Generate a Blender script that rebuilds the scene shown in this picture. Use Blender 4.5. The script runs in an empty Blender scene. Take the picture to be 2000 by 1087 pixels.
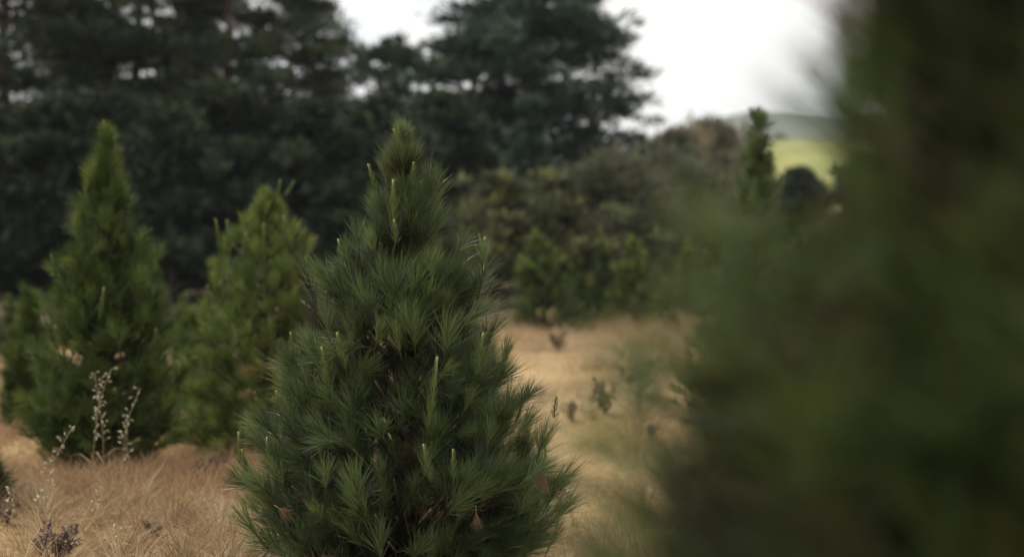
import bpy, math, random
import numpy as np
from mathutils import Vector, Matrix

# ------------------------------------------------------------------ camera, sky, sun, exposure
scene = bpy.context.scene
C = scene.collection
FPX, W, H = 2778.0, 2000.0, 1087.0          # focal length in photograph pixels
CAM = np.array([0.0, 0.0, 1.60])
PITCH = math.atan(63.5 / FPX)
cam = bpy.data.cameras.new('camera'); cam_o = bpy.data.objects.new('camera', cam); C.objects.link(cam_o)
cam.lens = 50.0; cam.sensor_width = 36.0; cam.clip_start = 0.05; cam.clip_end = 12000
cam_o.location = CAM; cam_o.rotation_euler = (math.pi / 2 - PITCH, 0, 0)
cam.dof.use_dof = True; cam.dof.focus_distance = 6.35; cam.dof.aperture_fstop = 1.15
cam.dof.aperture_blades = 0
scene.camera = cam_o
scene.render.engine = 'CYCLES'
scene.cycles.use_denoising = True
scene.cycles.max_bounces = 3; scene.cycles.diffuse_bounces = 2; scene.cycles.transmission_bounces = 2; scene.cycles.glossy_bounces = 1
scene.cycles.volume_bounces = 0
scene.view_settings.view_transform = 'Standard'; scene.view_settings.look = 'None'
scene.view_settings.exposure = 0.82; scene.view_settings.gamma = 1.0
scene.view_settings.use_curve_mapping = False

SUN_EL, SUN_AZ = math.radians(58), math.radians(-62)      # azimuth from +Y (view direction), + to the right
world = bpy.data.worlds.new('World'); scene.world = world; world.use_nodes = True
wn, wl = world.node_tree.nodes, world.node_tree.links
wn.clear()
wo = wn.new('ShaderNodeOutputWorld'); wb = wn.new('ShaderNodeBackground')
sky = wn.new('ShaderNodeTexSky'); sky.sky_type = 'NISHITA'; sky.sun_disc = False
sky.sun_elevation = SUN_EL; sky.sun_rotation = SUN_AZ; sky.dust_density = 1.5
wb.inputs['Strength'].default_value = 0.10
# thin bright cloud cover over the blue sky
tcw = wn.new('ShaderNodeTexCoord'); nz = wn.new('ShaderNodeTexNoise')
nz.inputs['Scale'].default_value = 3.2; nz.inputs['Detail'].default_value = 6; nz.inputs['Roughness'].default_value = .55
rmp = wn.new('ShaderNodeValToRGB')
rmp.color_ramp.elements[0].position = .32; rmp.color_ramp.elements[0].color = (.35, .35, .35, 1)
rmp.color_ramp.elements[1].position = .46; rmp.color_ramp.elements[1].color = (.97, .97, .97, 1)
nz2 = wn.new('ShaderNodeTexNoise'); nz2.inputs['Scale'].default_value = 5.0; nz2.inputs['Detail'].default_value = 5
cl2 = wn.new('ShaderNodeValToRGB')
cl2.color_ramp.elements[0].position = .35; cl2.color_ramp.elements[0].color = (.60, .605, .615, 1)
cl2.color_ramp.elements[1].position = .62; cl2.color_ramp.elements[1].color = (.70, .685, .65, 1)
sc10 = wn.new('ShaderNodeMixRGB'); sc10.blend_type = 'MULTIPLY'; sc10.inputs['Fac'].default_value = 1; sc10.inputs['Color2'].default_value = (10, 10, 10, 1)
wl.new(tcw.outputs['Generated'], nz2.inputs['Vector']); wl.new(nz2.outputs['Fac'], cl2.inputs['Fac']); wl.new(cl2.outputs['Color'], sc10.inputs['Color1'])
mixw = wn.new('ShaderNodeMixRGB'); wl.new(sc10.outputs['Color'], mixw.inputs['Color2'])
wl.new(tcw.outputs['Generated'], nz.inputs['Vector']); wl.new(nz.outputs['Fac'], rmp.inputs['Fac'])
wl.new(rmp.outputs['Color'], mixw.inputs['Fac']); wl.new(sky.outputs['Color'], mixw.inputs['Color1'])
wl.new(mixw.outputs['Color'], wb.inputs['Color']); wl.new(wb.outputs['Background'], wo.inputs['Surface'])

sl = bpy.data.lights.new('sun', 'SUN'); sl.energy = 2.4; sl.angle = math.radians(24); sl.color = (1, .93, .82)
so = bpy.data.objects.new('sun', sl); C.objects.link(so)
sd = Vector((math.sin(SUN_AZ) * math.cos(SUN_EL), math.cos(SUN_AZ) * math.cos(SUN_EL), math.sin(SUN_EL)))
so.rotation_euler = (-sd).to_track_quat('-Z', 'Y').to_euler()

rng = np.random.default_rng(11)

# ------------------------------------------------------------------ helpers
def at(px, py, d):
    """point at depth d (metres along +Y) seen at photograph pixel px, py"""
    u = (px - W / 2) / FPX; v = (H / 2 - py) / FPX
    c, s = math.cos(PITCH), math.sin(PITCH)
    fwd = np.array([0, c, -s]); up = np.array([0, s, c]); rt = np.array([1.0, 0, 0])
    r = fwd + rt * u + up * v
    return CAM + r * (d / r[1])

def gz(x, y):
    x = np.asarray(x, float); y = np.asarray(y, float)
    g = .045 * np.sin(x * .9 + y * .35 + .6) + .03 * np.sin(x * 2.1 - y * 1.3) + .02 * np.sin(x * .5 + y * 2.3 + 1.)
    g = g + .05 * np.sin(y * .42 + x * .1)
    return g * np.clip((y + 2) / 6, 0, 1)

_ph = rng.uniform(0, 6.28, (24, 2)); _kd = rng.uniform(0, 6.28, 24)
def noise2(x, y, sc=1.0, o=0):
    """smooth 0..1 field made of a few waves"""
    r = 0
    for i in range(8):
        a = _kd[(i + o * 5) % 24]; k = sc * (1 + .45 * i)
        r = r + np.sin((x * math.cos(a) + y * math.sin(a)) * k + _ph[(i + o * 3) % 24, 0]) / (1 + .35 * i)
    return np.clip(.5 + r * .17, 0, 1)

def mesh_np(name, V, F, tint=None, smooth=False):
    V = np.asarray(V, np.float32); F = np.asarray(F, np.int32); k = F.shape[1]
    me = bpy.data.meshes.new(name)
    me.vertices.add(len(V)); me.vertices.foreach_set('co', V.ravel())
    me.loops.add(F.size); me.loops.foreach_set('vertex_index', F.ravel())
    me.polygons.add(len(F)); me.polygons.foreach_set('loop_start', np.arange(0, F.size, k, dtype=np.int32))
    if smooth: me.polygons.foreach_set('use_smooth', np.ones(len(F), bool))
    if tint is not None:
        a = me.attributes.new('tint', 'FLOAT', 'POINT'); a.data.foreach_set('value', np.asarray(tint, np.float32))
    me.update(calc_edges=True); me.validate()
    return me

def unit(v): return v / np.maximum(np.linalg.norm(v, axis=-1, keepdims=True), 1e-9)

def strips(P, D, L, Wd, bend, tint, rg, up_bias=None):
    """thin bent tapering leaves: 5 vertices, 3 triangles each"""
    n = len(P); D = unit(D); L = np.broadcast_to(L, n)[:, None]; Wd = np.broadcast_to(Wd, n)[:, None]
    side = unit(np.cross(D, rg.normal(size=(n, 3)))) * Wd * .5
    mid = P + D * L * .52 + bend * .22; tip = P + D * L + bend
    V = np.stack([P - side * .8, P + side * .8, mid - side, mid + side, tip], 1).reshape(-1, 3)
    b = np.arange(n)[:, None] * 5
    F = np.concatenate([b + [0, 1, 3], b + [0, 3, 2], b + [2, 3, 4]], 1).reshape(-1, 3)
    return V, F, np.repeat(tint, 5)

def tube(pts, radii, sides=6):
    pts = np.asarray(pts, float); n = len(pts); V = []; F = []
    t = unit(np.gradient(pts, axis=0))
    for i in range(n):
        a = np.array([0, 0, 1.]) if abs(t[i, 2]) < .9 else np.array([1., 0, 0])
        u = unit(np.cross(t[i], a)); w = np.cross(t[i], u)
        for k in range(sides):
            q = 2 * math.pi * k / sides
            V.append(pts[i] + radii[i] * (u * math.cos(q) + w * math.sin(q)))
    for i in range(n - 1):
        for k in range(sides):
            a, b = i * sides + k, i * sides + (k + 1) % sides
            F += [(a, b, b + sides), (a, b + sides, a + sides)]
    V.append(pts[0]); V.append(pts[-1])
    for k in range(sides):
        F.append((len(V) - 2, (k + 1) % sides, k)); F.append((len(V) - 1, (n - 1) * sides + k, (n - 1) * sides + (k + 1) % sides))
    return np.array(V), np.array(F)

class MB:
    def __init__(s): s.V = []; s.F = []; s.T = []; s.n = 0
    def add(s, V, F, T=None):
        s.V.append(V); s.F.append(np.asarray(F) + s.n); s.T.append(np.zeros(len(V)) if T is None else T); s.n += len(V)
    def mesh(s, name, smooth=False):
        return mesh_np(name, np.concatenate(s.V), np.concatenate(s.F), np.concatenate(s.T), smooth)

def obj(name, me, m, parent=None, loc=None):
    if m is not None and not me.materials: me.materials.append(m)
    o = bpy.data.objects.new(name, me); C.objects.link(o)
    if parent: o.parent = parent
    if loc is not None: o.location = loc
    return o
def thing(name, label, cat, loc=(0, 0, 0), group=None):
    o = bpy.data.objects.new(name, None); C.objects.link(o); o.location = loc; o.empty_display_size = .2
    o['label'] = label; o['category'] = cat
    if group: o['group'] = group
    return o

# ------------------------------------------------------------------ materials
def foliage(name, stops, trans=.25, rough=.5, spec=.25, rand=0.0):
    m = bpy.data.materials.new(name); m.use_nodes = True
    n, l = m.node_tree.nodes, m.node_tree.links; n.clear()
    out = n.new('ShaderNodeOutputMaterial'); at_ = n.new('ShaderNodeAttribute'); at_.attribute_name = 'tint'
    r = n.new('ShaderNodeValToRGB'); cr = r.color_ramp
    while len(cr.elements) < len(stops): cr.elements.new(.5)
    for e, (p, c) in zip(cr.elements, stops): e.position = p; e.color = (*c, 1)
    src = at_.outputs['Fac']
    if rand:
        oi = n.new('ShaderNodeObjectInfo'); ma = n.new('ShaderNodeMath'); ma.operation = 'MULTIPLY_ADD'
        ma.inputs[1].default_value = rand; l.new(oi.outputs['Random'], ma.inputs[0]); l.new(src, ma.inputs[2])
        mb = n.new('ShaderNodeMath'); mb.operation = 'SUBTRACT'; mb.inputs[1].default_value = rand / 2
        l.new(ma.outputs[0], mb.inputs[0]); src = mb.outputs[0]
    l.new(src, r.inputs['Fac'])
    p = n.new('ShaderNodeBsdfPrincipled'); p.inputs['Roughness'].default_value = rough
    p.inputs['Specular IOR Level'].default_value = spec
    t = n.new('ShaderNodeBsdfTranslucent'); mx = n.new('ShaderNodeMixShader'); mx.inputs['Fac'].default_value = trans
    l.new(r.outputs['Color'], p.inputs['Base Color']); l.new(r.outputs['Color'], t.inputs['Color'])
    l.new(p.outputs[0], mx.inputs[1]); l.new(t.outputs[0], mx.inputs[2]); l.new(mx.outputs[0], out.inputs['Surface'])
    return m
def rough_mat(name, c1, c2, sc=20, rough=.9, bump=.3):
    m = bpy.data.materials.new(name); m.use_nodes = True
    n, l = m.node_tree.nodes, m.node_tree.links; p = n['Principled BSDF']
    tc = n.new('ShaderNodeTexCoord'); z = n.new('ShaderNodeTexNoise'); z.inputs['Scale'].default_value = sc
    z.inputs['Detail'].default_value = 8; r = n.new('ShaderNodeValToRGB')
    r.color_ramp.elements[0].position = .35; r.color_ramp.elements[0].color = (*c1, 1)
    r.color_ramp.elements[1].position = .65; r.color_ramp.elements[1].color = (*c2, 1)
    b = n.new('ShaderNodeBump'); b.inputs['Strength'].default_value = bump
    l.new(tc.outputs['Object'], z.inputs['Vector']); l.new(z.outputs['Fac'], r.inputs['Fac'])
    l.new(r.outputs['Color'], p.inputs['Base Color']); l.new(z.outputs['Fac'], b.inputs['Height'])
    l.new(b.outputs['Normal'], p.inputs['Normal']); p.inputs['Roughness'].default_value = rough
    p.inputs['Specular IOR Level'].default_value = .2
    return m

M = {}
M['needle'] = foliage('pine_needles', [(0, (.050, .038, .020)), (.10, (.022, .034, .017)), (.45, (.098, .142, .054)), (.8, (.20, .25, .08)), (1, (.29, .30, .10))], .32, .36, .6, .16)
M['needle_light'] = foliage('young_pine_needles', [(0, (.026, .044, .015)), (.45, (.104, .150, .038)), (.8, (.20, .245, .055)), (1, (.26, .27, .075))], .25, .5, .25)
M['needle_far'] = foliage('far_pine_needles', [(0, (.014, .028, .012)), (.45, (.080, .125, .032)), (.8, (.21, .25, .055)), (1, (.32, .33, .09))], .3, .5, .25, .35)  # lighter, yellower needle colour for the far row on the right
M['needle_old'] = foliage('olive_pine_needles', [(0, (.045, .034, .018)), (.12, (.026, .034, .015)), (.45, (.075, .112, .032)), (.8, (.165, .19, .048)), (1, (.31, .27, .10))], .32, .45, .35)
M['dead'] = foliage('dead_needles', [(0, (.11, .065, .035)), (1, (.30, .17, .08))], .25, .7, .15)
M['candle'] = foliage('new_shoot', [(0, (.06, .095, .028)), (.5, (.13, .165, .05)), (.85, (.24, .255, .085)), (1, (.46, .43, .22))], .2, .6, .2)
M['bark'] = rough_mat('bark', (.05, .038, .028), (.13, .10, .075), 25)
M['twig'] = rough_mat('twig_bark', (.09, .07, .05), (.20, .16, .12), 40)
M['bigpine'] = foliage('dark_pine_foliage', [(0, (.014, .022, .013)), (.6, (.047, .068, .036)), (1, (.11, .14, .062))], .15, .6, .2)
M['cypress'] = foliage('cypress_foliage', [(0, (.015, .028, .022)), (.6, (.044, .072, .052)), (1, (.095, .14, .088))], .15, .6, .2)
M['olive'] = foliage('olive_shrub_leaves', [(0, (.030, .038, .022)), (.6, (.095, .108, .052)), (1, (.28, .275, .095))], .25, .6, .2)
M['grey'] = foliage('grey_twigs', [(0, (.05, .056, .038)), (.6, (.105, .112, .072)), (1, (.19, .19, .12))], .1, .8, .1)
M['tan'] = foliage('tan_shrub_leaves', [(0, (.075, .07, .048)), (.6, (.16, .145, .098)), (1, (.34, .29, .19))], .2, .8, .1)
M['grass'] = foliage('dry_grass_blades', [(0, (.17, .11, .058)), (.35, (.325, .225, .125)), (.7, (.475, .365, .225)), (1, (.63, .545, .385))], .3, .7, .15)
M['redgrass'] = foliage('rust_grass_blades', [(0, (.20, .12, .07)), (.5, (.36, .225, .125)), (1, (.52, .37, .22))], .3, .75, .1)
M['oat'] = foliage('oat_straw', [(0, (.34, .23, .11)), (.5, (.46, .37, .22)), (1, (.76, .70, .54))], .3, .6, .2)
M['weed'] = foliage('dead_weed', [(0, (.07, .05, .04)), (.5, (.17, .12, .095)), (1, (.40, .31, .25))], .1, .8, .1)

def ground_mat():
    m = bpy.data.materials.new('straw_ground'); m.use_nodes = True
    n, l = m.node_tree.nodes, m.node_tree.links; p = n['Principled BSDF']
    tc = n.new('ShaderNodeTexCoord')
    def nzn(sc, det=8):
        z = n.new('ShaderNodeTexNoise'); z.inputs['Scale'].default_value = sc; z.inputs['Detail'].default_value = det
        l.new(tc.outputs['Object'], z.inputs['Vector']); return z
    a = nzn(.55, 5); r = n.new('ShaderNodeValToRGB'); cr = r.color_ramp
    cr.elements[0].position = .3; cr.elements[0].color = (.13, .088, .052, 1)
    cr.elements[1].position = .68; cr.elements[1].color = (.44, .34, .195, 1)
    e = cr.elements.new(.5); e.color = (.31, .22, .115, 1)
    b = nzn(14); r2 = n.new('ShaderNodeValToRGB')
    r2.color_ramp.elements[0].position = .3; r2.color_ramp.elements[0].color = (.55, .5, .45, 1)
    r2.color_ramp.elements[1].position = .7; r2.color_ramp.elements[1].color = (1.15, 1.12, 1.05, 1)
    mx = n.new('ShaderNodeMixRGB'); mx.blend_type = 'MULTIPLY'; mx.inputs['Fac'].default_value = 1
    l.new(a.outputs['Fac'], r.inputs['Fac']); l.new(b.outputs['Fac'], r2.inputs['Fac'])
    l.new(r.outputs['Color'], mx.inputs['Color1']); l.new(r2.outputs['Color'], mx.inputs['Color2'])
    l.new(mx.outputs['Color'], p.inputs['Base Color'])
    bp = n.new('ShaderNodeBump'); bp.inputs['Strength'].default_value = .6; bp.inputs['Distance'].default_value = .04
    c = nzn(40); l.new(c.outputs['Fac'], bp.inputs['Height']); l.new(bp.outputs['Normal'], p.inputs['Normal'])
    p.inputs['Roughness'].default_value = .95; p.inputs['Specular IOR Level'].default_value = .1
    return m

# ------------------------------------------------------------------ terrain
def grid_sheet(name, xs, ys, hf, m):
    X, Y = np.meshgrid(xs, ys); Z = hf(X, Y)
    V = np.stack([X, Y, Z], -1).reshape(-1, 3); nx, ny = len(xs), len(ys)
    i = (np.arange(ny - 1)[:, None] * nx + np.arange(nx - 1)[None]).ravel()
    o = obj(name, mesh_np(name, V, np.stack([i, i + 1, i + nx + 1, i + nx], 1), smooth=True), m)
    o['kind'] = 'structure'; return o
def axis(lim, step, far):
    a = np.arange(0, lim, step); b = np.geomspace(lim, far, 26); h = np.concatenate([a, b])
    return np.concatenate([-h[:0:-1], h])
def ground_h(X, Y):
    return gz(X, Y) * np.clip((60 - np.abs(Y)) / 20, 0, 1) * np.clip((40 - np.abs(X)) / 15, 0, 1)
grid_sheet('ground', axis(24, .5, 6000), axis(40, .5, 6000), ground_h, ground_mat())

shaded_litter = rough_mat('shaded_pine_litter', (.030, .022, .016), (.075, .052, .034), 3, .95, .4)  # fallen needles plus the shade under the old pines, put into one dark colour
def shaded_litter_sheet():
    n_ = 90; V = []; F = []
    ang = np.linspace(0, 2 * math.pi, n_, endpoint=False)
    for k, (cx_, cy_, rx, ry) in enumerate([(-15, 43, 18.2, 24.5)]):
        rr = 1 + .03 * np.sin(ang * 7 + 1) + .025 * np.sin(ang * 17) + .015 * np.sin(ang * 31 + 2)
        for f in np.linspace(.02, 1, 40):
            X = cx_ + rx * f * rr * np.cos(ang); Y = cy_ + ry * f * rr * np.sin(ang)
            V.append(np.stack([X, Y, ground_h(X, Y) + .02 - .05 * max(0, (f - .97) / .03)], 1))
    V = np.concatenate(V); i = (np.arange(39)[:, None] * n_ + np.arange(n_)[None]); j = (np.arange(39)[:, None] * n_ + (np.arange(n_) + 1) % n_)
    F = np.stack([i, j, j + n_, i + n_], -1).reshape(-1, 4)
    o = obj('forest_floor', mesh_np('forest_floor', V, F, smooth=True), shaded_litter); o['kind'] = 'structure'
shaded_litter_sheet()
fieldm = rough_mat('green_field', (.15, .17, .05), (.25, .24, .085), .05, .95, .1)
def field_h(X, Y):
    t = np.clip((Y - 110) / 210, 0, 1.0); s = t * t * (3 - 2 * t)
    e = np.clip((X - 36) / 16, 0, 1)
    return -1.5 + s * (24.6 + 1.6 * np.sin(X * .03)) * e * e * (3 - 2 * e) - np.clip((Y - 330) / 60, 0, 1) * 14
grid_sheet('field_hill', np.linspace(-10, 380, 60), np.linspace(105, 420, 50), field_h, fieldm)
hillm = rough_mat('wooded_hill', (.045, .06, .035), (.09, .105, .055), .01, .95, .1)
def hills_h(X, Y):
    t = np.clip((Y - 900) / 700, 0, 1); s = t * t * (3 - 2 * t)
    return -4 + s * (150 + 14 * np.sin(X * .006 + .8) + 7 * np.sin(X * .017) + 4 * np.sin(X * .041 + 2)) * np.clip(1.5 - (Y - 1600) / 1400, 0, 1) * (.45 + .55 * np.clip((X - 90) / 150, 0, 1) ** .7)
grid_sheet('hills', np.linspace(-1500, 2600, 90), np.linspace(880, 3000, 30), hills_h, hillm)

# ------------------------------------------------------------------ pine shoots
def tuft_proto(n, stem, nl, wd, seed, droop=0.0, tight=0.0):
    """one shoot along +Z: needles leaving the stem forward and outward"""
    r = np.random.default_rng(seed)
    t = r.uniform(0, 1, n) ** .8; az = r.uniform(0, 6.283, n)
    sp = np.radians(np.interp(t, [0, 1], [56 - 26 * tight, 20 - 8 * tight]) + r.normal(0, 8, n))
    D = np.stack([np.cos(az) * np.sin(sp), np.sin(az) * np.sin(sp), np.cos(sp)], 1)
    P = np.stack([0.004 * np.cos(az), .004 * np.sin(az), t * stem], 1)
    L = nl * r.uniform(.72, 1.12, n)
    bend = r.normal(0, .011, (n, 3)) * (nl / .13)
    bend += D * [1, 1, 0] * droop * L[:, None]
    bend[:, 2] -= droop * L * .8
    V, F, T = strips(P, D, L, wd, bend, r.normal(0, .10, n), r)
    k = np.tile([.10, .10, -.02, -.02, .08], n)
    sv, sf = tube([(0, 0, -.05), (0, 0, stem)], [.005, .003], 4)
    return np.concatenate([V, sv]), np.concatenate([F, sf + len(V)]), np.concatenate([T + k, np.full(len(sv), -.1)])

def frames(Z, rg):
    Z = unit(Z); X = unit(np.cross(Z, rg.normal(size=Z.shape))); Y = np.cross(Z, X)
    return np.stack([X, Y, Z], -1)                 # columns are the axes

def place_tufts(mb, protos, pos, dirs, scl, tint, rg):
    R = frames(dirs, rg); which = rg.integers(0, len(protos), len(pos))
    for k, (V, F, T) in enumerate(protos):
        s = np.where(which == k)[0]
        if not len(s): continue
        out = np.einsum('kij,mj->kmi', R[s], V) * scl[s, None, None] + pos[s, None, :]
        FF = F[None] + (np.arange(len(s)) * len(V))[:, None, None]
        mb.add(out.reshape(-1, 3), FF.reshape(-1, 3), (tint[s, None] + T[None]).ravel())

def pine_shoots(prof, nbr, per, reach, rg, jit=(.93, 1.04), spread=.085, inner=.9, bvar=.10, zw=None):
    """branch ends on the profile, each with a cluster of shoots; z/r in metres above the base"""
    pz, pr = np.array(prof).T; top = pz.max()
    zz = np.linspace(pz.min(), top, 300); w = np.interp(zz, pz, pr) + .05
    if zw is not None: w = w * zw(zz)
    w /= w.sum()
    zs = np.sort(rg.choice(zz, nbr, p=w)); az = (np.arange(nbr) * 2.39996 + rg.normal(0, .35, nbr)) % 6.283
    ends, pos, dirs, depth = [], [], [], []; btint = []
    for z, a in zip(zs, az):
        f = z / top; rad = np.array([math.cos(a), math.sin(a), 0])
        el = math.radians(np.interp(f, [0, .12, .5, .9, 1], [20, 46, 66, 76, 85]) + rg.normal(0, 8))
        d0 = rad * math.cos(el) + np.array([0, 0, 1]) * math.sin(el)
        R = max(np.interp(z, pz, pr) * rg.uniform(*jit) - reach * math.cos(el) - .035, .012)
        e = rad * R + np.array([0, 0, max(z - reach * .8 * math.sin(el), .05)]); ends.append((e, d0))
        k = max(2, int(per * rg.uniform(.7, 1.3))); bt = rg.normal(0, bvar); sq = np.clip(np.interp(z, pz, pr) / .32, .15, 1)
        for j in range(k):
            o = np.clip(rg.normal(0, spread, 3), -1.6 * spread, 1.6 * spread) * sq; back = abs(rg.normal(0, .10)) * sq
            q = e + o - d0 * back * .6 - rad * back * min(1, R)
            d = unit(d0 + rg.normal(0, .33, 3) * (.35 + .65 * sq) + o * 2.2 + np.array([0, 0, .12]))
            pos.append(q); dirs.append(d); depth.append(back)
        btint += [bt] * (k + int(per * inner))
        for j in range(int(per * inner)):             # inner shoots that close the crown
            t = rg.uniform(.25, .85); q = e * [t, t, 1] - [0, 0, .12 * (1 - t)] + rg.normal(0, .06, 3) * sq
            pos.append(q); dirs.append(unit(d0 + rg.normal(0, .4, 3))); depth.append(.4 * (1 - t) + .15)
    pos = np.array(pos); pos[:, 2] = np.maximum(pos[:, 2], .04)
    return np.array(pos), np.array(dirs), np.array(depth) - np.array(btint), ends

def trunk_mesh(name, Ht, r0, ends, rg, limb_r=.007, lean=0):
    mb = MB()
    z = np.linspace(-.08, Ht, 9)
    pts = np.stack([np.cumsum(rg.normal(0, .008 * Ht / 2, 9)) * .5, np.cumsum(rg.normal(0, .008 * Ht / 2, 9)) * .5, z], 1)
    mb.add(*tube(pts, np.interp(z, [0, Ht], [r0, r0 * .12]), 9))
    for e, d in ends:
        h = np.hypot(e[0], e[1]); s = np.array([0, 0, max(e[2] - h * .55, .1)])
        m = s * .45 + e * .55 + [0, 0, -.04 * h]
        mb.add(*tube([s, m, e], [limb_r * 1.6, limb_r * 1.1, limb_r * .6], 5))
    return mb.mesh(name, True)

def candle_mesh(seed, L=.16):
    """pale upright new shoot with short scale needles pressed to the stem"""
    r = np.random.default_rng(seed); mb = MB(); n = 120
    z = np.linspace(0, L, 7)
    sv, sf = tube(np.stack([.004 * np.sin(z * 20 + seed), .003 * np.cos(z * 17), z], 1), np.interp(z, [0, L * .85, L], [.004, .0042, .0036]), 7)
    mb.add(sv, sf, np.interp(sv[:, 2], [0, L * .8, L], [.2, .6, 1]))
    t = r.uniform(0, 1, n); az = r.uniform(0, 6.28, n); sp = np.radians(np.interp(t, [0, 1], [34, 12]) + r.normal(0, 6, n))
    D = np.stack([np.cos(az) * np.sin(sp), np.sin(az) * np.sin(sp), np.cos(sp)], 1)
    P = np.stack([.005 * np.cos(az), .005 * np.sin(az), t * L * .97], 1)
    mb.add(*strips(P, D, np.interp(t, [0, .4, 1], [.060, .040, .010]) * r.uniform(.6, 1.2, n), .0024, r.normal(0, .003, (n, 3)), .15 + .62 * t ** 1.5 + r.normal(0, .10, n), r))
    return mb.mesh('candle')
candles = [candle_mesh(50 + i) for i in range(4)]

def profile_px(rows, cx, d, ybase):
    """photograph outline rows (y, half width) -> (height, radius)"""
    s = d / FPX
    return [((ybase - y) * s, hw * s) for y, hw in rows][::-1]

# ------------------------------------------------------------------ main pine (in focus)
D0 = 6.8
base = np.array([(788 - 1000) / FPX * D0, D0, 0.0]); base[2] = float(gz(base[0], base[1]))
rows = [(238, 8), (290, 30), (320, 52), (360, 74), (430, 98), (510, 156), (600, 203), (700, 242), (800, 284), (900, 334), (1000, 348), (1060, 332), (1110, 250)]
prof = profile_px(rows, 788, D0, 480 + 1.6 * FPX / D0)
rg = np.random.default_rng(5)
pos, dirs, depth, ends = pine_shoots(prof, 190, 5, .19, rg, jit=(.86, 1.05), spread=.062, bvar=.10)
top = prof[-1][0]
_a = np.random.default_rng(3).uniform(0, 6.28, 20); _z = np.linspace(.42, .80, 20); _r = np.interp(top - _z, *np.array(prof).T) * .3
pos = np.concatenate([pos, np.stack([_r * np.cos(_a), _r * np.sin(_a), top - _z - .05], 1)]); depth = np.concatenate([depth, np.full(20, .05)])
dirs = np.concatenate([dirs, unit(np.stack([.45 * np.cos(_a), .45 * np.sin(_a), np.ones(20)], 1))])
_gap = (np.hypot((pos[:, 0] + .06) / .20, (pos[:, 2] - .98) / .11) < 1) & (pos[:, 1] < -.22)
pos, dirs, depth = pos[~_gap], dirs[~_gap], depth[~_gap]
lead = np.array([[0, 0, top - .17], [.01, .0, top - .25], [-.07, -.02, top - .36], [.10, -.03, top - .42], [.06, .05, top - .44], [.12, -.06, top - .50], [-.09, -.05, top - .52], [-.02, -.10, top - .55]])
pos = np.concatenate([pos, lead]); dirs = np.concatenate([dirs, unit(np.array([[0, 0, 1], [.05, 0, 1], [-.12, -.1, 1], [.22, -.1, 1], [.1, .2, 1], [.3, -.2, 1], [-.3, -.2, 1], [-.1, -.3, 1]], float))])
depth = np.concatenate([depth, np.zeros(len(lead))])
n = len(pos)
tint = .46 + .19 * rg.normal(size=n) - depth * 1.25 + .22 * np.clip(pos[:, 2] / top - .6, 0, 1)  # inner shoots tinted darker: crown shade put into the colour; deepest ones old brown
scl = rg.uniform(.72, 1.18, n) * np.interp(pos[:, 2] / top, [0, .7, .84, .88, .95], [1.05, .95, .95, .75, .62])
scl[-len(lead):] = [.62, .62, .85, 1.1, 1.0, 1.15, .9, .9]
tint[-len(lead):] = [.75, .7, .6, .62, .5, .6, .55, .5]
protos = [tuft_proto(82, .075, .150, .0022, 300 + i, droop=[0, .03, .06, 0, .16, .02][i], tight=[1.0, .8, .55, 1.25, .3, .9][i]) for i in range(6)]
main = thing('pine_tree', 'dark green cone-shaped young pine in sharp focus with pale upright shoots', 'pine tree', base)
obj('trunk', trunk_mesh('trunk', top - .1, .045, ends, rg), M['bark'], main)
toward = -unit(base * [1, 1, 0])
facing = (pos[:, :2] @ toward[:2]) * .9 - depth * 1.2 + .1 * pos[:, 2]
order = np.argsort(-facing); front, rest = order[:300], order[300:]
R = frames(dirs, rg)
pm = []
for i, (V, F, T) in enumerate(protos):
    pm.append([mesh_np('needle_tuft', V, F, T + q) for q in (.22, .36, .50)])
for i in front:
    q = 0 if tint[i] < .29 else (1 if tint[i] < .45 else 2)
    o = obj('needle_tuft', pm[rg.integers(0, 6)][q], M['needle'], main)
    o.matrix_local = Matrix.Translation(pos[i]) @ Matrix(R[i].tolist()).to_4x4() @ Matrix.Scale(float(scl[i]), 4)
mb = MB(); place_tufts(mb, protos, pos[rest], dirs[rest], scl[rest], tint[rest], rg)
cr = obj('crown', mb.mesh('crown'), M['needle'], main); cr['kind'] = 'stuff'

def surf(px, py, d, b, prof, inset=.03):
    """point on the near side of a tree's outline surface, in the tree's own space"""
    pz, pr = np.array(prof).T
    yy = d
    for _ in range(4):
        p = at(px, py, yy); r = np.interp(p[2] - b[2], pz, pr); dx = p[0] - b[0]
        yy = d - math.sqrt(max(r * r - dx * dx, 0)) + inset
    return at(px, py, yy) - b
def add_candles(tree, lst, d, b, prof, rg):
    for (px, ytop, ybot, tilt) in lst:
        p = surf(px, ybot, d, b, prof); hgt = (ybot - ytop) * d / FPX
        o = obj('candle', candles[rg.integers(0, 4)], M['candle'], tree)
        o.location = p; o.scale = (.6 + hgt * 2.0,) * 2 + (hgt * rg.uniform(.95, 1.15) / .16,)
        o.rotation_euler = (rg.normal(0, .16), math.radians(tilt * 1.6 + rg.normal(0, 4)), 0)
add_candles(main, [(776, 255, 300, -6), (735, 323, 375, -8), (765, 362, 450, -4), (775, 428, 475, 3), (668, 465, 510, -5),
                   (804, 318, 365, 4), (940, 466, 520, 4), (569, 655, 700, -4), (638, 686, 750, -8), (675, 657, 720, -5), (929, 660, 735, 5), (838, 722, 830, 3),
                   (467, 850, 905, -4), (481, 878, 925, -3), (525, 856, 900, 0), (840, 872, 940, -3), (885, 882, 940, 6), 
                   (1082, 775, 815, 2), (546, 770, 810, -2)], D0, base, prof, rg)
dead_protos = [mesh_np('dead_tuft', *tuft_proto(46, .05, .11, .0022, 900 + i, droop=.1, tight=1.1)[:2], tint=tuft_proto(46, .05, .11, .0022, 900 + i, droop=.1, tight=1.1)[2] + .5) for i in range(2)]
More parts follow.
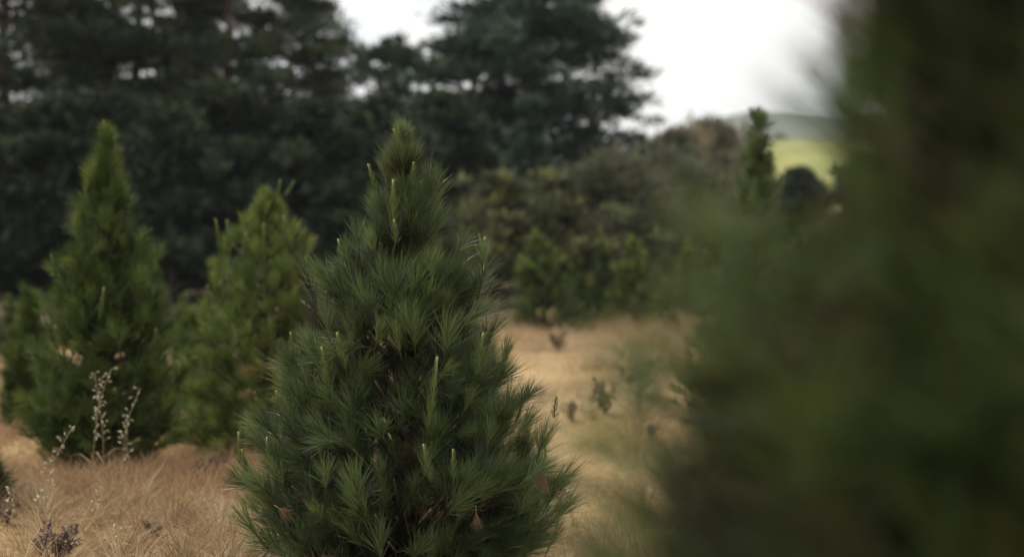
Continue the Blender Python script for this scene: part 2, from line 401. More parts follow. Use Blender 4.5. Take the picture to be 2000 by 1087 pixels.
def add_dead(tree, lst, d, b, prof, rg):
    for (px, py, s, dx, dz) in lst:
        p = surf(px, py, d, b, prof, .02)
        o = obj('dead_needle_tuft', dead_protos[rg.integers(0, 2)], M['dead'], tree)
        o['label'] = 'orange brown tuft of dead needles'
        o.matrix_local = Matrix.Translation(p) @ Vector((dx, -.6, dz)).to_track_quat('Z', 'Y').to_matrix().to_4x4() @ Matrix.Scale(s, 4)
add_dead(main, [(1050, 915, .8, .35, -.9), (1062, 930, .7, .1, -1), (545, 992, .7, .6, -.25), (930, 1000, .6, .1, -1)], D0, base, prof, rg)

# ------------------------------------------------------------------ other pines of the plantation
def pine(label, cx, ytop, rows, d, nbr, per, npn, seed, mat, cand=(), dead=(), group=None, wd=.0032, nl=.12, tbase=.42, name='pine_tree', spread=.055, reach=.155):
    r = np.random.default_rng(seed)
    b = np.array([(cx - 1000) / FPX * d, d, 0.0]); b[2] = float(gz(b[0], b[1])) * (1 if d < 40 else 0)
    pf = profile_px(rows, cx, d, 480 + 1.6 * FPX / d)
    p, di, de, en = pine_shoots(pf, int(nbr * 1.35), per, reach, r, jit=(.95, 1.03), spread=spread)
    tp = pf[-1][0]
    nl_ = 16; lz = np.linspace(.20, .30 * tp, nl_); la = r.uniform(0, 6.28, nl_); lr = np.interp(tp - lz, *np.array(pf).T) * .25
    p = np.concatenate([p, np.stack([lr * np.cos(la), lr * np.sin(la), tp - lz], 1)])
    di = np.concatenate([di, unit(np.stack([.35 * np.cos(la), .35 * np.sin(la), np.ones(nl_)], 1))]); de = np.concatenate([de, np.zeros(nl_)])
    pr_ = [tuft_proto(int(npn * .74), .08, nl, wd * 1.15, seed * 7 + i, droop=[0, .1, .05][i], tight=[.6, .2, .9][i]) for i in range(3)]
    ti = tbase + .15 * r.normal(size=len(p)) - de * .5 + .25 * np.clip(p[:, 2] / tp - .5, 0, 1)  # shade inside the crown put into the tint by depth
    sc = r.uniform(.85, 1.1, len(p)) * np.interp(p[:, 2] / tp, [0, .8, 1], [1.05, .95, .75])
    t = thing(name, label, 'pine tree', b, group)
    obj('trunk', trunk_mesh('trunk', tp - .1, .022 * tp, en, r), M['bark'], t)
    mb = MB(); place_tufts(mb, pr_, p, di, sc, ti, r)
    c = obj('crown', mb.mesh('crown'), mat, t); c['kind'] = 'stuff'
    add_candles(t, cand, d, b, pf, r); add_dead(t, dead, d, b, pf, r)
    return t
pine('tall slender pine at left behind pale seed stalks', 205, 240,
     [(240, 8), (290, 38), (340, 48), (400, 64), (480, 84), (560, 108), (650, 144), (740, 162), (810, 166), (860, 145), (905, 105), (925, 90)],
     9.9, 150, 4, 62, 21, M['needle_light'], cand=[(193, 560, 625, 3), (208, 238, 275, 0), (110, 500, 540, -5), (300, 640, 680, 4)], tbase=.36)
pine('lighter green pine with a cluster of upright shoots, left of the focused pine', 520, 350,
     [(350, 8), (390, 46), (440, 82), (500, 104), (600, 136), (700, 180), (790, 200), (840, 185), (880, 130)],
     11.3, 140, 4, 60, 22, M['needle_light'],
     cand=[(434, 435, 500, -6), (448, 428, 500, -3), (470, 455, 510, 2), (515, 440, 500, 0), (553, 428, 490, 3), (590, 500, 540, 6), (555, 352, 385, 18), (540, 350, 390, 8), (410, 560, 600, -6)],
     dead=[(500, 722, 1.1, -.7, .1), (520, 712, 1.1, .9, .25), (530, 722, .9, .8, -.1), (490, 765, .9, -.6, -.1)], tbase=.58)
pine('small pine at the left edge beside the tall slender pine', 58, 555,
     [(555, 6), (600, 26), (660, 42), (740, 66), (800, 70), (840, 50)], 12.2, 60, 4, 60, 23, M['needle_light'], tbase=.34)
pine('pine half hidden between the tall slender pine and the lighter pine', 372, 585,
     [(585, 6), (620, 22), (680, 40), (760, 60), (800, 55), (815, 40)], 14, 55, 4, 55, 24, M['needle_light'], tbase=.36)
pine('dark low pine cut off by the left frame edge', -62, 800,
     [(760, 6), (820, 30), (880, 60), (950, 80), (1000, 60), (1020, 30)], 8.4, 60, 4, 70, 25, M['needle'], tbase=.28)
pine('thin dark spire of a pine rising behind the blurred foreground pine', 1478, 200,
     [(196, 12), (230, 24), (270, 30), (310, 34), (350, 44), (450, 66), (550, 100), (650, 150), (760, 165), (830, 130), (850, 90)], 12, 120, 4, 65, 26, M['needle'], tbase=.36)
# foreground pine, far out of focus on the right
FD = 1.62
def prof_fg():
    return [(.05, .6), (.3, .95), (.7, .96), (1.0, .94), (1.25, .90), (1.33, .87), (1.41, .81), (1.53, .745), (1.64, .70), (1.69, .65), (1.72, .60), (1.79, .585), (1.9, .60), (2.15, .60), (2.6, .46), (3.2, .2), (3.6, .02)]
def fg_pine():
    r = np.random.default_rng(31)
    b = np.array([.92, FD, 0.0])
    pf = prof_fg()
    p, di, de, en = pine_shoots(pf, 400, 6, .19, r, jit=(.80, 1.04), spread=.06, inner=.9, bvar=.20, zw=lambda z: .12 + np.exp(-((z - 1.6) / .5) ** 2))
    tip = p + unit(di) * .24; ro = np.interp(tip[:, 2], *np.array(pf).T) * r.uniform(.96, 1.07, len(p))
    ok = np.hypot(tip[:, 0], tip[:, 1]) < ro; p, di, de = p[ok], di[ok], de[ok]
    # a long side shoot reaching left at eye height, and one lower down
    for (px, py, d, dx, dz) in [(1650, 232, 1.50, -1, .22), (1640, 215, 1.55, -1, .12), (1670, 190, 1.5, -1, .3), (1720, 130, 1.5, -1, .6), (1390, 930, 1.55, -1, .35), (1370, 900, 1.6, -1, .2), (1600, 470, 1.5, -1, .4), (1620, 520, 1.5, -1, .2), (1560, 720, 1.5, -1, .4), (1580, 640, 1.45, -1, .3), (1560, 480, 1.5, -.8, .6), (1540, 820, 1.5, -1, .4)]:
        p = np.concatenate([p, [at(px, py, d) - b]]); di = np.concatenate([di, [[dx, 0, dz]]]); de = np.concatenate([de, [0]])
        en.append((at(px, py, d) - b, np.array([dx, 0, dz])))
    pr_ = [tuft_proto(44, .12, .135, .0040, 700 + i, droop=[0, .1, .05, .15][i], tight=[.6, .2, .8, 0][i]) for i in range(4)]
    ti = .33 + .12 * r.normal(size=len(p)) - de * .8  # deeper shoots tinted darker, standing in for crown shade
    t = thing('pine_tree', 'large heavily blurred foreground pine filling the right side', 'pine tree', b)
    nf = 22; fz = r.uniform(1.26, 1.62, nf); fa = r.uniform(2.75, 3.45, nf); fr = np.interp(fz, *np.array(pf).T) - .10
    fp = np.stack([fr * np.cos(fa), fr * np.sin(fa), fz], 1); fd = np.stack([np.cos(fa), np.sin(fa), r.uniform(.1, .7, nf)], 1)
    fea = [tuft_proto(22, .12, .15, .0026, 780 + i, tight=.5) for i in range(3)]
    k = len(p) - 12; sp_ = [tuft_proto(15, .10, .15, .002, 760 + i, tight=.5) for i in range(3)]
    brown = r.uniform(0, 1, k) < .03; g_ = np.where(~brown)[0]; b_ = np.where(brown)[0]
    mb = MB(); place_tufts(mb, pr_, p[b_], di[b_], r.uniform(.8, 1.0, len(b_)), np.full(len(b_), .2), r)
    dn = obj('dead_needles', mb.mesh('dead_needles'), M['dead'], t); dn['kind'] = 'stuff'; dn['label'] = 'brown dead shoots scattered through the crown'
    mb = MB(); place_tufts(mb, pr_, p[g_], di[g_], r.uniform(.9, 1.1, len(g_)), ti[g_], r)
    place_tufts(mb, fea, fp, fd, r.uniform(.58, .8, nf), r.uniform(.3, .75, nf), r)
    en += [(a_, b_) for a_, b_ in zip(fp, fd)]
    place_tufts(mb, sp_, p[k:], di[k:], np.full(12, .62), ti[k:] + .1, r)
    obj('trunk', trunk_mesh('trunk', 3.6, .06, en, r, .004), M['bark'], t)
    c = obj('crown', mb.mesh('crown'), M['needle_old'], t); c['kind'] = 'stuff'
    for i in range(3):
        z = (1.02, 1.22, 1.52)[i]; a = (3.0, 3.9, 4.0)[i]; R_ = np.interp(z, *np.array(pf).T) - .20
        o = obj('dead_needle_tuft', dead_protos[i % 2], M['dead'], t, (R_ * math.cos(a), R_ * math.sin(a), z))
        o['label'] = 'brown tuft of dead needles'; o.rotation_euler = (r.uniform(-1, 1), r.uniform(-2, 0), 0)
fg_pine()

# far row: three shapes, then copies
def far_proto(seed):
    r = np.random.default_rng(seed)
    pf = [(.02, .50), (.15, .62), (.5, .54), (1.0, .38), (1.5, .20), (1.85, .06)]
    p, di, de, en = pine_shoots(pf, 170, 3, .10, r, jit=(.94, 1.02), spread=.045)
    p = np.concatenate([p, [[0, 0, 1.62], [.03, 0, 1.5]]]); di = np.concatenate([di, [[0, 0, 1], [.1, 0, 1]]]); de = np.concatenate([de, [0, 0]])
    pr_ = [tuft_proto(20, .06, .085, .0068, seed * 5 + i, tight=[.6, .2][i]) for i in range(2)]
    ti = .48 + .15 * r.normal(size=len(p)) - de * 1.1 + .35 * np.clip(p[:, 2] / 1.85 - .4, 0, 1)  # dark core: inner shade put into the tint
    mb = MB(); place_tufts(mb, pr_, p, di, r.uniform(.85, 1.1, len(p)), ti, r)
    return mb.mesh('crown'), trunk_mesh('trunk', 1.75, .035, en, r)
far_p = [far_proto(s) for s in (41, 42, 43)]
far_list = [   # x, top y, depth, width factor, label
    (1066, 455, 25.5, 1.25, 'nearest dark pine of the far row, just right of the focused pine'),
    (1128, 486, 28, .75, 'slim far pine just behind the nearest dark pine of the far row'),
    (1187, 474, 28.5, .8, 'slender yellow-green far pine left of the wide far pine'),
    (1243, 466, 28, 1.25, 'widest far pine above the dry grass bank'),
    (1300, 540, 26.5, .95, 'short far pine at the right end of the visible grass bank'),
    (1345, 470, 31, .9, 'dim far pine next to the blurred foreground branches'),
    (1400, 445, 30, 1.0, 'tall dim far pine seen through the blurred foreground branches'),
    (-70, 575, 20, 1.15, 'far pine beyond the left frame edge'),
    (25, 580, 19, 1.1, 'far pine above the small pine at the left edge'),
    (350, 575, 20.5, 1.1, 'far pine in the dark gap right of the tall slender pine'),
    (420, 570, 18.5, 1.0, 'far pine behind the left flank of the lighter pine'),
    (600, 560, 16.5, 1.1, 'low pine between the lighter pine and the focused pine'),
    (300, 520, 24, 1.0, 'far pine behind the tall slender pine at left'),
    (650, 520, 27, 1.0, 'far pine hidden mostly behind the focused pine at left'),
]
for i, (px, yt, d, wf, lab) in enumerate(far_list):
    x = (px - 1000) / FPX * d; hgt = (480 - yt) * d / FPX + 1.6; z0 = float(gz(x, d))
    t = thing('pine_tree', lab, 'pine tree', (x, d, z0), 'far row of young pines'); c, k = far_p[i % 3]
    s = (hgt - z0) / 1.85; t.scale = (s * wf * 1.15, s * wf * 1.15, s * 1.06); t.rotation_euler = ((i * 37 % 7 - 3) * .02, (i * 53 % 9 - 4) * .02, i * 1.7)
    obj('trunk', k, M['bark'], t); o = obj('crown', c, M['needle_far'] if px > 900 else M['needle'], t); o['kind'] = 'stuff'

# ------------------------------------------------------------------ big trees behind
def big_tree(seed, Ht, prof, nl, pads, sprays, leafL, leafW, padr, flat=.38, r0=.28, lj=(.62, 1.12), tb=.5):
    """tapered trunk with limbs; crown of separate foliage pads along the limbs"""
    r = np.random.default_rng(seed); pz, pr = np.array(prof).T; tk = MB(); cw = MB()
    z = np.linspace(-.2, Ht * .97, 10); off = np.cumsum(r.normal(0, .012 * Ht, (10, 2)), 0) * .6; off[0] = 0
    pts = np.column_stack([off, z]); tk.add(*tube(pts, np.interp(z, [0, Ht], [r0, r0 * .12]), 9))
    zl = np.sort(r.uniform(pz[0], pz[-1], nl)); az = (np.arange(nl) * 2.4 + r.normal(0, .5, nl))
    for zz, a in zip(zl, az):
        L = np.interp(zz, pz, pr) * r.uniform(*lj); rad = np.array([math.cos(a), math.sin(a), 0])
        ax = np.array([np.interp(zz, z, off[:, 0]), np.interp(zz, z, off[:, 1]), 0])
        rise = L * r.uniform(.02, .45)
        s = ax + [0, 0, zz - rise * .6]; e = ax + rad * L + [0, 0, zz + rise * .5]; m = s * .5 + e * .5 + [0, 0, -.06 * L] + r.normal(0, .04 * L, 3)
        tk.add(*tube([s, m, e], [r0 * .28, r0 * .2, r0 * .06], 5))
        for j in range(max(1, int(pads * r.uniform(.6, 1.3)))):
            t = r.uniform(.35, 1.05) if L > 1 else r.uniform(.1, 1.05)
            c = (s * (1 - t) + e * t) + r.normal(0, .16 * L, 3) * [1, 1, .35]
            pr2 = padr * r.uniform(.6, 1.3); k = int(sprays * r.uniform(.6, 1.3))
            q = unit(r.normal(size=(k, 3))) * (r.uniform(0, 1, (k, 1)) ** .45) * pr2 * [1, 1, flat]
            D = unit(q / pr2 + [0, 0, .55] + r.normal(0, .45, (k, 3)) + rad * .3)
            T = tb + .25 * q[:, 2] / (pr2 * flat) + r.normal(0, .13, k) + r.normal(0, .18)  # pad tops tinted lighter, undersides darker: light from above put into the colour
            cw.add(*strips(c + q, D, leafL * r.uniform(.6, 1.2, k), leafW * r.uniform(.7, 1.3, k), r.normal(0, .04, (k, 3)), T, r))
    return tk.mesh('trunk', True), cw.mesh('crown')
def put_big(name, label, cat, pair, px, d, mat, bark, rot=0, scale=1.0, group=None, wide=1.0):
    t = thing(name, label, cat, ((px - 1000) / FPX * d, d, 0), group)
    t.rotation_euler = (0, 0, rot); t.scale = (scale * wide, scale * wide, scale)
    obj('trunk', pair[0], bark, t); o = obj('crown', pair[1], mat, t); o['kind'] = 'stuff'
    return t
profA = [(.8, 2.0), (2.5, 3.2), (5, 3.6), (8, 3.4), (10.5, 2.6), (12.5, 1.2), (13.3, .3)]
profE = [(.8, 3.4), (2.2, 4.0), (5, 4.2), (7.0, 4.1), (8.6, 3.4), (9.8, 2.8), (11, 1.9), (11.8, .6)]
profD = [(3.5, .7), (5.5, 1.3), (7.5, 1.9), (9, 1.7), (10, .7)]
bA = big_tree(61, 13.3, profA, 74, 6, 70, .34, .08, .75)
bB = big_tree(62, 13.3, profA, 66, 6, 70, .34, .075, .78, .32)
bC = big_tree(65, 13.3, profA, 58, 7, 66, .34, .075, .72, .32)
bE = big_tree(63, 11.8, profE, 110, 7, 62, .34, .08, .72, .42, lj=(.72, .98))
bD = big_tree(64, 10.0, profD, 34, 5, 72, .34, .075, .62)
G = 'old dark pines behind the plantation'
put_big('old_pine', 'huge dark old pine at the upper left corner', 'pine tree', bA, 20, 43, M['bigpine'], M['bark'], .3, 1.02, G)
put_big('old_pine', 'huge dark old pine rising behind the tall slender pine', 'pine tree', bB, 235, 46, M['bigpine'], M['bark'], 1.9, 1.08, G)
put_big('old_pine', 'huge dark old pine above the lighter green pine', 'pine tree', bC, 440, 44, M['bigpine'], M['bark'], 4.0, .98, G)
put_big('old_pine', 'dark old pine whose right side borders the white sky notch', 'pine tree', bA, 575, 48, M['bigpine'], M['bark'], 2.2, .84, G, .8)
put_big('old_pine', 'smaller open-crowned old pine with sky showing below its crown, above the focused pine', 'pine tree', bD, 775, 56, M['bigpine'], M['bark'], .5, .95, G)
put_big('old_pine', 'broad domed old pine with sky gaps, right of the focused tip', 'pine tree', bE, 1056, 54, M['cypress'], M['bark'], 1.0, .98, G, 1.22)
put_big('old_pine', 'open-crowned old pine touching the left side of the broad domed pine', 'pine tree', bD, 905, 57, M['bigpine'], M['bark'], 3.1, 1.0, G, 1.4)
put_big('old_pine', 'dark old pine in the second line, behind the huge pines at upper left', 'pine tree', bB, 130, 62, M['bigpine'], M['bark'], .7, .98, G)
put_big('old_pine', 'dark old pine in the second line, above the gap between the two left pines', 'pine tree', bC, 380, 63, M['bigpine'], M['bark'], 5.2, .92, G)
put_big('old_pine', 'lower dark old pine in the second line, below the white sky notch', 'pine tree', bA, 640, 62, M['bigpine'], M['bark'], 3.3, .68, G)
# dark lower trees that close the gaps under the tall ones
profL = [(.3, 1.4), (1.2, 2.2), (2.8, 2.2), (4.2, 1.5), (5.2, .6), (5.6, .1)]
bL = big_tree(66, 5.6, profL, 44, 6, 40, .36, .12, .55, .5, .14, tb=.33)
bM = big_tree(67, 5.6, profL, 40, 6, 40, .36, .12, .55, .5, .14, tb=.33)
low = [(-60, 40, 1.0, 'dark understorey tree at the far left edge'), (110, 41, 1.05, 'dark understorey tree left of the tall slender pine'),
       (330, 39, .95, 'dark understorey tree between the tall slender pine and the lighter pine'), (455, 45, 1.15, 'dark understorey tree above the lighter pine tip'),
       (620, 42, 1.0, 'dark understorey tree left of the focused pine'), (730, 44, 1.1, 'dark understorey tree just behind the focused pine tip'),
       (860, 47, 1.15, 'dark understorey tree right of the focused pine tip')]
for i, (px, d, s, lab) in enumerate(low):
    put_big('understorey_tree', lab, 'tree', (bL, bM)[i % 2], px, d, M['bigpine'], M['bark'], i * 1.3, s, 'dark understorey trees below the old pines')
put_big('dark_conifer', 'narrow dark conifer standing in front of the broad domed pine', 'tree', big_tree(68, 6.2, [(.3, 1.1), (1.5, 1.3), (3.5, .8), (5.5, .25), (6.2, .05)], 50, 4, 34, .3, .1, .38, .6, .12), 1022, 44, M['cypress'], M['bark'], 0, .96)
# shrubs and small trees at the right of the forest
profS = [(.2, 1.2), (.9, 1.7), (2.0, 1.6), (2.9, .9), (3.3, .2)]
sO = big_tree(71, 3.3, profS, 40, 5, 36, .20, .09, .34, .45, .09, lj=(.45, 1.3))
sG = big_tree(72, 3.3, profS, 50, 6, 46, .34, .035, .45, .8, .10)
sT = big_tree(73, 3.3, profS, 46, 6, 44, .24, .07, .40, .8, .09)
put_big('olive_shrub', 'olive green rounded shrub right behind the focused pine', 'shrub', sO, 965, 36, M['olive'], M['twig'], .4, 1.02, None, .8)
put_big('olive_shrub', 'yellow-tipped olive shrub below the broad domed pine', 'shrub', sO, 1085, 37, M['olive'], M['twig'], 2.4, 1.05, None, .95)
put_big('bare_shrub', 'grey bare twiggy shrub right of the yellow-tipped shrub', 'shrub', sG, 1195, 39, M['grey'], M['twig'], .2, 1.16)
put_big('bare_shrub', 'grey-brown sprawling bare shrub at the right end of the forest', 'shrub', sG, 1300, 42, M['grey'], M['twig'], 2.9, 1.22)
put_big('tan_tree', 'tan feathery small tree right of the broad domed pine', 'tree', sT, 1322, 56, M['tan'], M['twig'], .8, 1.74, None, .7)
put_big('understorey_tree', 'dim grey-green tree filling the gap below the broad domed pine right edge', 'tree', bL, 1262, 49, M['cypress'], M['bark'], 2.7, .86)
put_big('understorey_tree', 'dim grey-green tree behind the grey bare shrub', 'tree', bM, 1165, 46, M['cypress'], M['bark'], .9, .80)
put_big('understorey_tree', 'low dim green tree right of the grey-brown sprawling shrub', 'tree', bL, 1400, 46, M['cypress'], M['bark'], 4.2, .62, None, 1.2)
put_big('tan_tree', 'pale brown small tree beside the green field', 'tree', sT, 1385, 60, M['tan'], M['twig'], 3.8, 1.95, None, .7)
put_big('understorey_tree', 'dark bushy tree below the green field, behind the thin pine spire', 'tree', bL, 1560, 62, M['cypress'], M['bark'], 1.1, .86)
put_big('understorey_tree', 'dark bushy tree right of the thin pine spire, behind the foreground pine', 'tree', bM, 1690, 58, M['cypress'], M['bark'], 2.1, .95)
for px, d, s, lab in [(1470, 330, 1.25, 'far tree on the field ridge left of the pine spire'), (1520, 335, 1.5, 'far dark tree on the field ridge beside the pine spire'), (1575, 338, 1.1, 'far small tree on the field ridge near the foreground pine')]:
    t = put_big('ridge_tree', lab, 'tree', bM, px, d, M['bigpine'], M['bark'], px, s * .55, 'trees on the field ridge', 1.6)
    t.location.z = float(field_h(np.array(t.location.x), np.array(float(d)))) - .3

# ------------------------------------------------------------------ dry grass
def grass(name, nb, y0, y1, m, lab, Lr, wd, seed, mask=None, lean=.8, tbias=0):
    r = np.random.default_rng(seed)
    y = y0 * (y1 / y0) ** r.uniform(0, 1, nb); x = r.uniform(-1, 1, nb) * (.44 * y + .9)
    if mask is not None:
        k = r.uniform(0, 1, nb) < mask(x, y); x, y = x[k], y[k]; nb = len(x)
    if name == 'dry_grass':
        k = ~((((x + 15) / 17.5) ** 2 + ((y - 43) / 23.8) ** 2) < 1); x, y = x[k], y[k]; nb = len(x)
    n1 = noise2(x, y, 1.1, 0); n2 = noise2(x, y, .45, 1); n3 = noise2(x, y, 3.4, 2)
    # tufts: blades gather round clump centres
    P = np.stack([x, y, gz(x, y) - .01], 1)
    cx, cy = np.round(x / .16) * .16, np.round(y / .16) * .16
    D = np.stack([(x - cx) * 7, (y - cy) * 7, np.full(nb, 1.0)], 1) + r.normal(0, lean, (nb, 3)) * [1, 1, .25] + np.stack([.5 * (n2 - .5), .3 * (n1 - .5), 0 * n1], 1)
    D[:, 2] = np.maximum(D[:, 2], .18)
    L = r.uniform(*Lr, nb) * (.55 + .9 * n1)
    if name == 'rust_grass': L = L * np.where(y > 18, 1.9, 1.0)
    bend = r.normal(0, .3, (nb, 3)) * L[:, None]; bend[:, 2] = -abs(bend[:, 2]) * .7
    track = .36 * np.exp(-((x - .4 - .03 * y) / (.25 + .06 * y)) ** 2) * np.clip((y - 6) / 4, 0, 1)
    T = .10 + track + .42 * n2 + .36 * n3 + r.normal(0, .17, nb) + tbias
    me = mesh_np(name, *strips(P, D, L, wd * (.7 + y / 20), bend, T, r)[:2], tint=np.repeat(T, 5))
    o = obj(name, me, m); o['kind'] = 'stuff'; o['label'] = lab; o['category'] = 'grass'
    return o
grass('dry_grass', 155000, 4.8, 33, M['grass'], 'short matted straw coloured dry grass covering the ground', (.05, .15), .0034, 81, lambda x, y: np.clip(.25 + (noise2(x, y, 1.7, 4) - .3) * 3.2, .12, 1))
def tussocks():
    r = np.random.default_rng(82); n = 2500; y = 6.3 * (30 / 6.3) ** r.uniform(0, 1, n); x = r.uniform(-1, 1, n) * (.42 * y + .6)
    far_bank = (x > .15 * y * 0) & (y > 17)
    keep = r.uniform(0, 1, n) < np.clip((noise2(x, y, .9, 3) - .42) * 3, .08, .8) + .5 * far_bank
    x, y = x[keep], y[keep]; k = r.integers(22, 60, len(x)); c = np.repeat(np.arange(len(x)), k); m_ = len(c)
    size = r.uniform(.5, 1.15, len(x)) * np.where(y > 17, 1.5, 1); rr = np.abs(r.normal(0, .045, m_)) * size[c]; a = r.uniform(0, 6.28, m_)
    ox, oy = rr * np.cos(a), rr * np.sin(a); X, Y = x[c] + ox, y[c] + oy
    lean = r.normal(0, .25, (len(x), 2))
    D = np.stack([ox * 7 + lean[c, 0] + r.normal(0, .18, m_), oy * 7 + lean[c, 1] + r.normal(0, .18, m_), np.ones(m_)], 1)
    L = r.uniform(.10, .34, m_) * size[c]; bend = np.stack([D[:, 0], D[:, 1], -np.abs(r.normal(.25, .2, m_))], 1) * L[:, None] * .55
    T = r.normal(.45, .22, len(x))[c] + r.normal(0, .14, m_) + .12 * far_bank[keep][c]
    V, F, TT = strips(np.stack([X, Y, gz(X, Y) - .01], 1), D, L, .0032 * (.7 + Y / 16), bend, T, r)
    o = obj('tall_grass', mesh_np('tall_grass', V, F, TT), M['grass']); o['kind'] = 'stuff'; o['label'] = 'tussocks of taller pale dry grass'; o['category'] = 'grass'
tussocks()
def rust(x, y):
    a = np.exp(-(((x + 2.55) / 1.0) ** 2 + ((y - 9.3) / .7) ** 2))
    b = np.exp(-(((x + 1.5) / .8) ** 2 + ((y - 10.2) / .9) ** 2)) * .6
    c = np.exp(-(((x - 1.9) / 2.2) ** 2 + ((y - 24.5) / 3.0) ** 2))
    e = np.exp(-(((x + 3.8) / 1.4) ** 2 + ((y - 12) / 1.5) ** 2)) * .6
    return np.clip(a + b + c + e, 0, 1)
grass('rust_grass', 230000, 7.5, 30, M['redgrass'], 'rust brown taller dry grass round the pine bases', (.12, .30), .0032, 83, rust, .5)

# ------------------------------------------------------------------ wild oat stalks
def spikelet_mesh(seed):
    """two open papery glumes and a grain, along +Z"""
    r = np.random.default_rng(seed); mb = MB(); Ls = .027
    for s_ in (-1, 0, 1):
        w = np.array([1, 0, 0.]); u = np.array([0, 1., 0]); d = np.array([.22 * s_, .05 * r.normal(), 1]); k = .0042 if s_ else .0034
        q = [np.zeros(3), d * Ls * .4 + w * k * (s_ or .6), d * Ls * .4 + u * k, d * Ls * .4 - u * k, d * Ls * (1 if s_ else 1.25)]
        mb.add(np.array(q), np.array([(0, 1, 2), (0, 3, 1), (1, 4, 2), (3, 4, 1), (0, 2, 3), (2, 4, 3)]), np.full(5, r.uniform(.75, 1.0)))
    return mb.mesh('spikelet')
spikelets = [spikelet_mesh(i) for i in range(4)]
def put_spikelets(t, lst):
    for k, (p, d, s_) in enumerate(lst):
        o = obj('spikelet', spikelets[k % 4], M['oat'], t)
        o.matrix_local = Matrix.Translation(p) @ Vector(d).to_track_quat('Z', 'Y').to_matrix().to_4x4() @ Matrix.Rotation(k * 2.1, 4, 'Z') @ Matrix.Scale(s_, 4)
def oat_mesh(seed, hgt, lean, nsp):
    r = np.random.default_rng(seed); st = MB(); sh = []
    t = np.linspace(0, 1, 9); sx = lean * t ** 2 * hgt; pts = np.stack([sx + .01 * np.sin(t * 6 + seed), .03 * t ** 2 * r.normal() * hgt, t * hgt], 1)
    v, f = tube(pts, np.interp(t, [0, 1], [.0026, .0011]), 5); st.add(v, f, .25 + .4 * v[:, 2] / hgt)
    for k in range(2):
        tb = r.uniform(.1, .4); p0 = np.array([np.interp(tb, t, pts[:, i]) for i in range(3)]); a = r.uniform(0, 6.28)
        st.add(*strips(p0[None], np.array([[math.cos(a) * .6, math.sin(a) * .6, .8]]), .2, .006, np.array([[math.cos(a) * .05, math.sin(a) * .05, -.12]]), np.array([.4]), r))
    for k in range(nsp):
        tt = .42 + .58 * (k + r.uniform(0, .5)) / nsp; p0 = np.array([np.interp(tt, t, pts[:, i]) for i in range(3)]); a = r.uniform(0, 6.28)
        out = np.array([math.cos(a), math.sin(a), .9]) * r.uniform(.008, .028); p1 = p0 + out
        v, f = tube([p0, p0 * .5 + p1 * .5 + [0, 0, .006], p1], [.0009] * 3, 3); st.add(v, f, np.full(len(v), .6))
        sh.append((p1, unit(np.array([math.cos(a) * .5, math.sin(a) * .5, r.uniform(-.5, .9)])), r.uniform(.75, 1.1)))
    return st.mesh('stem'), sh
oats = [  # x, y of the tip, base y, lean px
    (186, 748, 985, -12, 24, 'wild oat stalk with dense pale seeds, left of the tallest pair'),
    (213, 742, 990, 42, 24, 'tallest wild oat stalk leaning right in front of the dark pine'),
    (268, 780, 975, 34, 14, 'single wild oat stalk right of the tall pair, in front of the pine trunk'),
    (243, 830, 985, -6, 9, 'sparse short wild oat stalk beside the single right stalk'),
    (136, 845, 1030, 62, 18, 'wild oat stalk bending right at the left of the tall pair'),
    (100, 925, 1050, 30, 12, 'low pale wild oat stalk below the bending stalk'),
    (28, 965, 1050, 16, 9, 'short wild oat stalk at the left frame edge'),
    (195, 955, 1040, 14, 8, 'short wild oat stalk below the tall pair'),
    (222, 1048, 1120, 12, 9, 'bright wild oat seed head at the bottom left edge of the photo'),
]
for i, (px, yt, yb, ln, ns, lab) in enumerate(oats):
    d = 1.6 * FPX / (yb - 480); hgt = (yb - yt) * d / FPX; x = (px - ln - 1000) / FPX * d
    a, b = oat_mesh(200 + i, hgt, ln / (yb - yt), ns)
    t = thing('wild_oat', lab, 'grass stalk', (x, d, float(gz(x, d)) - .01), 'wild oat stalks at lower left')
    obj('stem', a, M['oat'], t); put_spikelets(t, b)
for i, (px, yt, yb, ln, lab) in enumerate([(1283, 618, 690, 4, 'pale far oat stalk on the grass bank, left one'), (1300, 610, 690, 8, 'pale far oat stalk on the grass bank, right one')]):
    d = 1.6 * FPX / (yb - 480); hgt = (yb - yt) * d / FPX; x = (px - ln - 1000) / FPX * d
    a, b = oat_mesh(240 + i, hgt, ln / (yb - yt), 16)
    t = thing('wild_oat', lab, 'grass stalk', (x, d, float(gz(x, d)) - .01), 'far oat stalks'); obj('stem', a, M['oat'], t); put_spikelets(t, b)

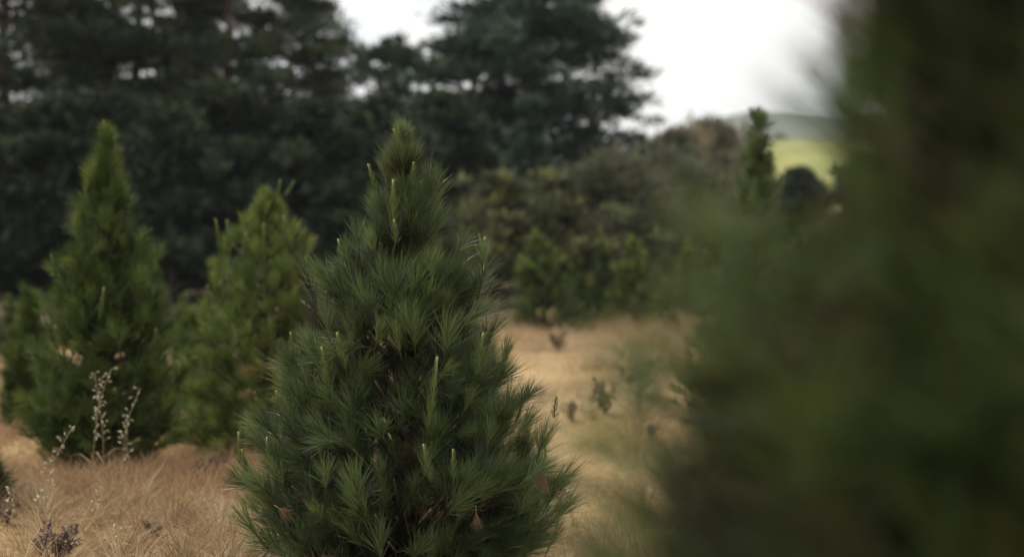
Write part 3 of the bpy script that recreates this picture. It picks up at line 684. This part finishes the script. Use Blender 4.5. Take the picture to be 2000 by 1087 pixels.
# ------------------------------------------------------------------ dead weeds
def burr_mesh(seed, tb):
    r = np.random.default_rng(seed); nb = 16; dd = unit(r.normal(size=(nb, 3)) + [0, 0, .4])
    V, F, T = strips(np.zeros((nb, 3)), dd, .01 * r.uniform(1.2, 2.4, nb), .009, r.normal(0, .002, (nb, 3)), tb + r.normal(0, .2, nb), r)
    return mesh_np('seed_head', V, F, T)
burrs = [burr_mesh(i, .15 if i < 3 else .62) for i in range(6)]
def weed(lab, px, yt, yb, wpx, nst, seed, group='dead brown weeds in the dry grass', tb=.3, hr=.012):
    r = np.random.default_rng(seed); d = 1.6 * FPX / (yb - 480); hgt = (yb - yt) * d / FPX; wid = wpx * d / FPX / 2
    x = (px - 1000) / FPX * d; t = thing('dead_weed', lab, 'weed', (x, d, float(gz(x, d)) - .01), group)
    st = MB(); heads = []
    for k in range(nst):
        a = r.uniform(0, 6.28); e = np.array([math.cos(a) * wid * r.uniform(.2, 1), math.sin(a) * wid * .7, hgt * r.uniform(.5, 1)])
        m = e * [.35, .35, .55] + r.normal(0, .02, 3); v, f = tube([(0, 0, 0), m, e], [.005, .0035, .002], 4); st.add(v, f, np.full(len(v), .45))
        for j in range(5):
            q = m * (1 - j / 5) + e * (j / 5); o = unit(r.normal(size=3) + [0, 0, .8]) * hgt * .16 * r.uniform(.5, 1.2)
            v, f = tube([q, q + o * .6, q + o], [.002, .0017, .0012], 3); st.add(v, f, np.full(len(v), .5))
            heads.append((q + o, hr * r.uniform(.8, 1.25)))
    obj('stem', st.mesh('stem'), M['weed'], t)
    for k, (q, s_) in enumerate(heads):
        o = obj('seed_head', burrs[(k % 3) + (3 if tb > .28 else 0)], M['weed'], t, q); o.scale = (s_ * 100,) * 3; o.rotation_euler = (k, k * 1.7, k * .6)
weed('dark brown dead weed, right and taller of two on the pale path', 1250, 694, 785, 85, 17, 1, hr=.014, tb=.1)
weed('brown dead weed, left and lower of two on the pale path', 1182, 735, 808, 75, 15, 2, hr=.013, tb=.25)
weed('purplish brown dead weed clump at the bottom left of the photo', 105, 1036, 1125, 130, 18, 3, hr=.009, tb=.45)
weed('small reddish dead weed just left of the focused pine', 428, 893, 935, 50, 8, 4, hr=.011, tb=.3)
weed('small dead weed at the far left frame edge', 12, 985, 1040, 60, 8, 5, hr=.01, tb=.35)
weed('faint dead weed between the two dark weeds and the focused pine', 1120, 770, 815, 40, 6, 7, hr=.012, tb=.4)
weed('small dead weed on the pale path below the taller dark weed', 1275, 800, 845, 40, 6, 8, hr=.012, tb=.4)
weed('low dead weed in the straw between the bottom weed clump and the focused pine', 300, 1010, 1050, 60, 8, 9, hr=.009, tb=.45)
weed('low dead weed at the foot of the lighter green pine', 385, 905, 945, 50, 7, 10, hr=.010, tb=.3)
weed('small green-brown weed below the nearest dark far pine', 1090, 660, 705, 40, 8, 6, hr=.018, tb=.2)

# ------------------------------------------------------------------ air
HZ = 1
if HZ:
    V = np.array([(x, y, z) for z in (-9, 190) for y in (-40, 3200) for x in (-1700, 2800)], float)
    hz = obj('haze', mesh_np('haze', V, np.array([(0, 2, 3, 1), (4, 5, 7, 6), (0, 1, 5, 4), (2, 6, 7, 3), (0, 4, 6, 2), (1, 3, 7, 5)])), None)
    hm = bpy.data.materials.new('haze'); hm.use_nodes = True; hn = hm.node_tree.nodes; hn.clear()
    ho = hn.new('ShaderNodeOutputMaterial'); hv = hn.new('ShaderNodeVolumePrincipled')
    hv.inputs['Density'].default_value = .00022; hv.inputs['Color'].default_value = (.86, .92, 1, 1)
    hm.node_tree.links.new(hv.outputs[0], ho.inputs['Volume']); hz.data.materials.append(hm); hz['kind'] = 'stuff'; hz['label'] = 'thin pale air'; hz['category'] = 'haze'
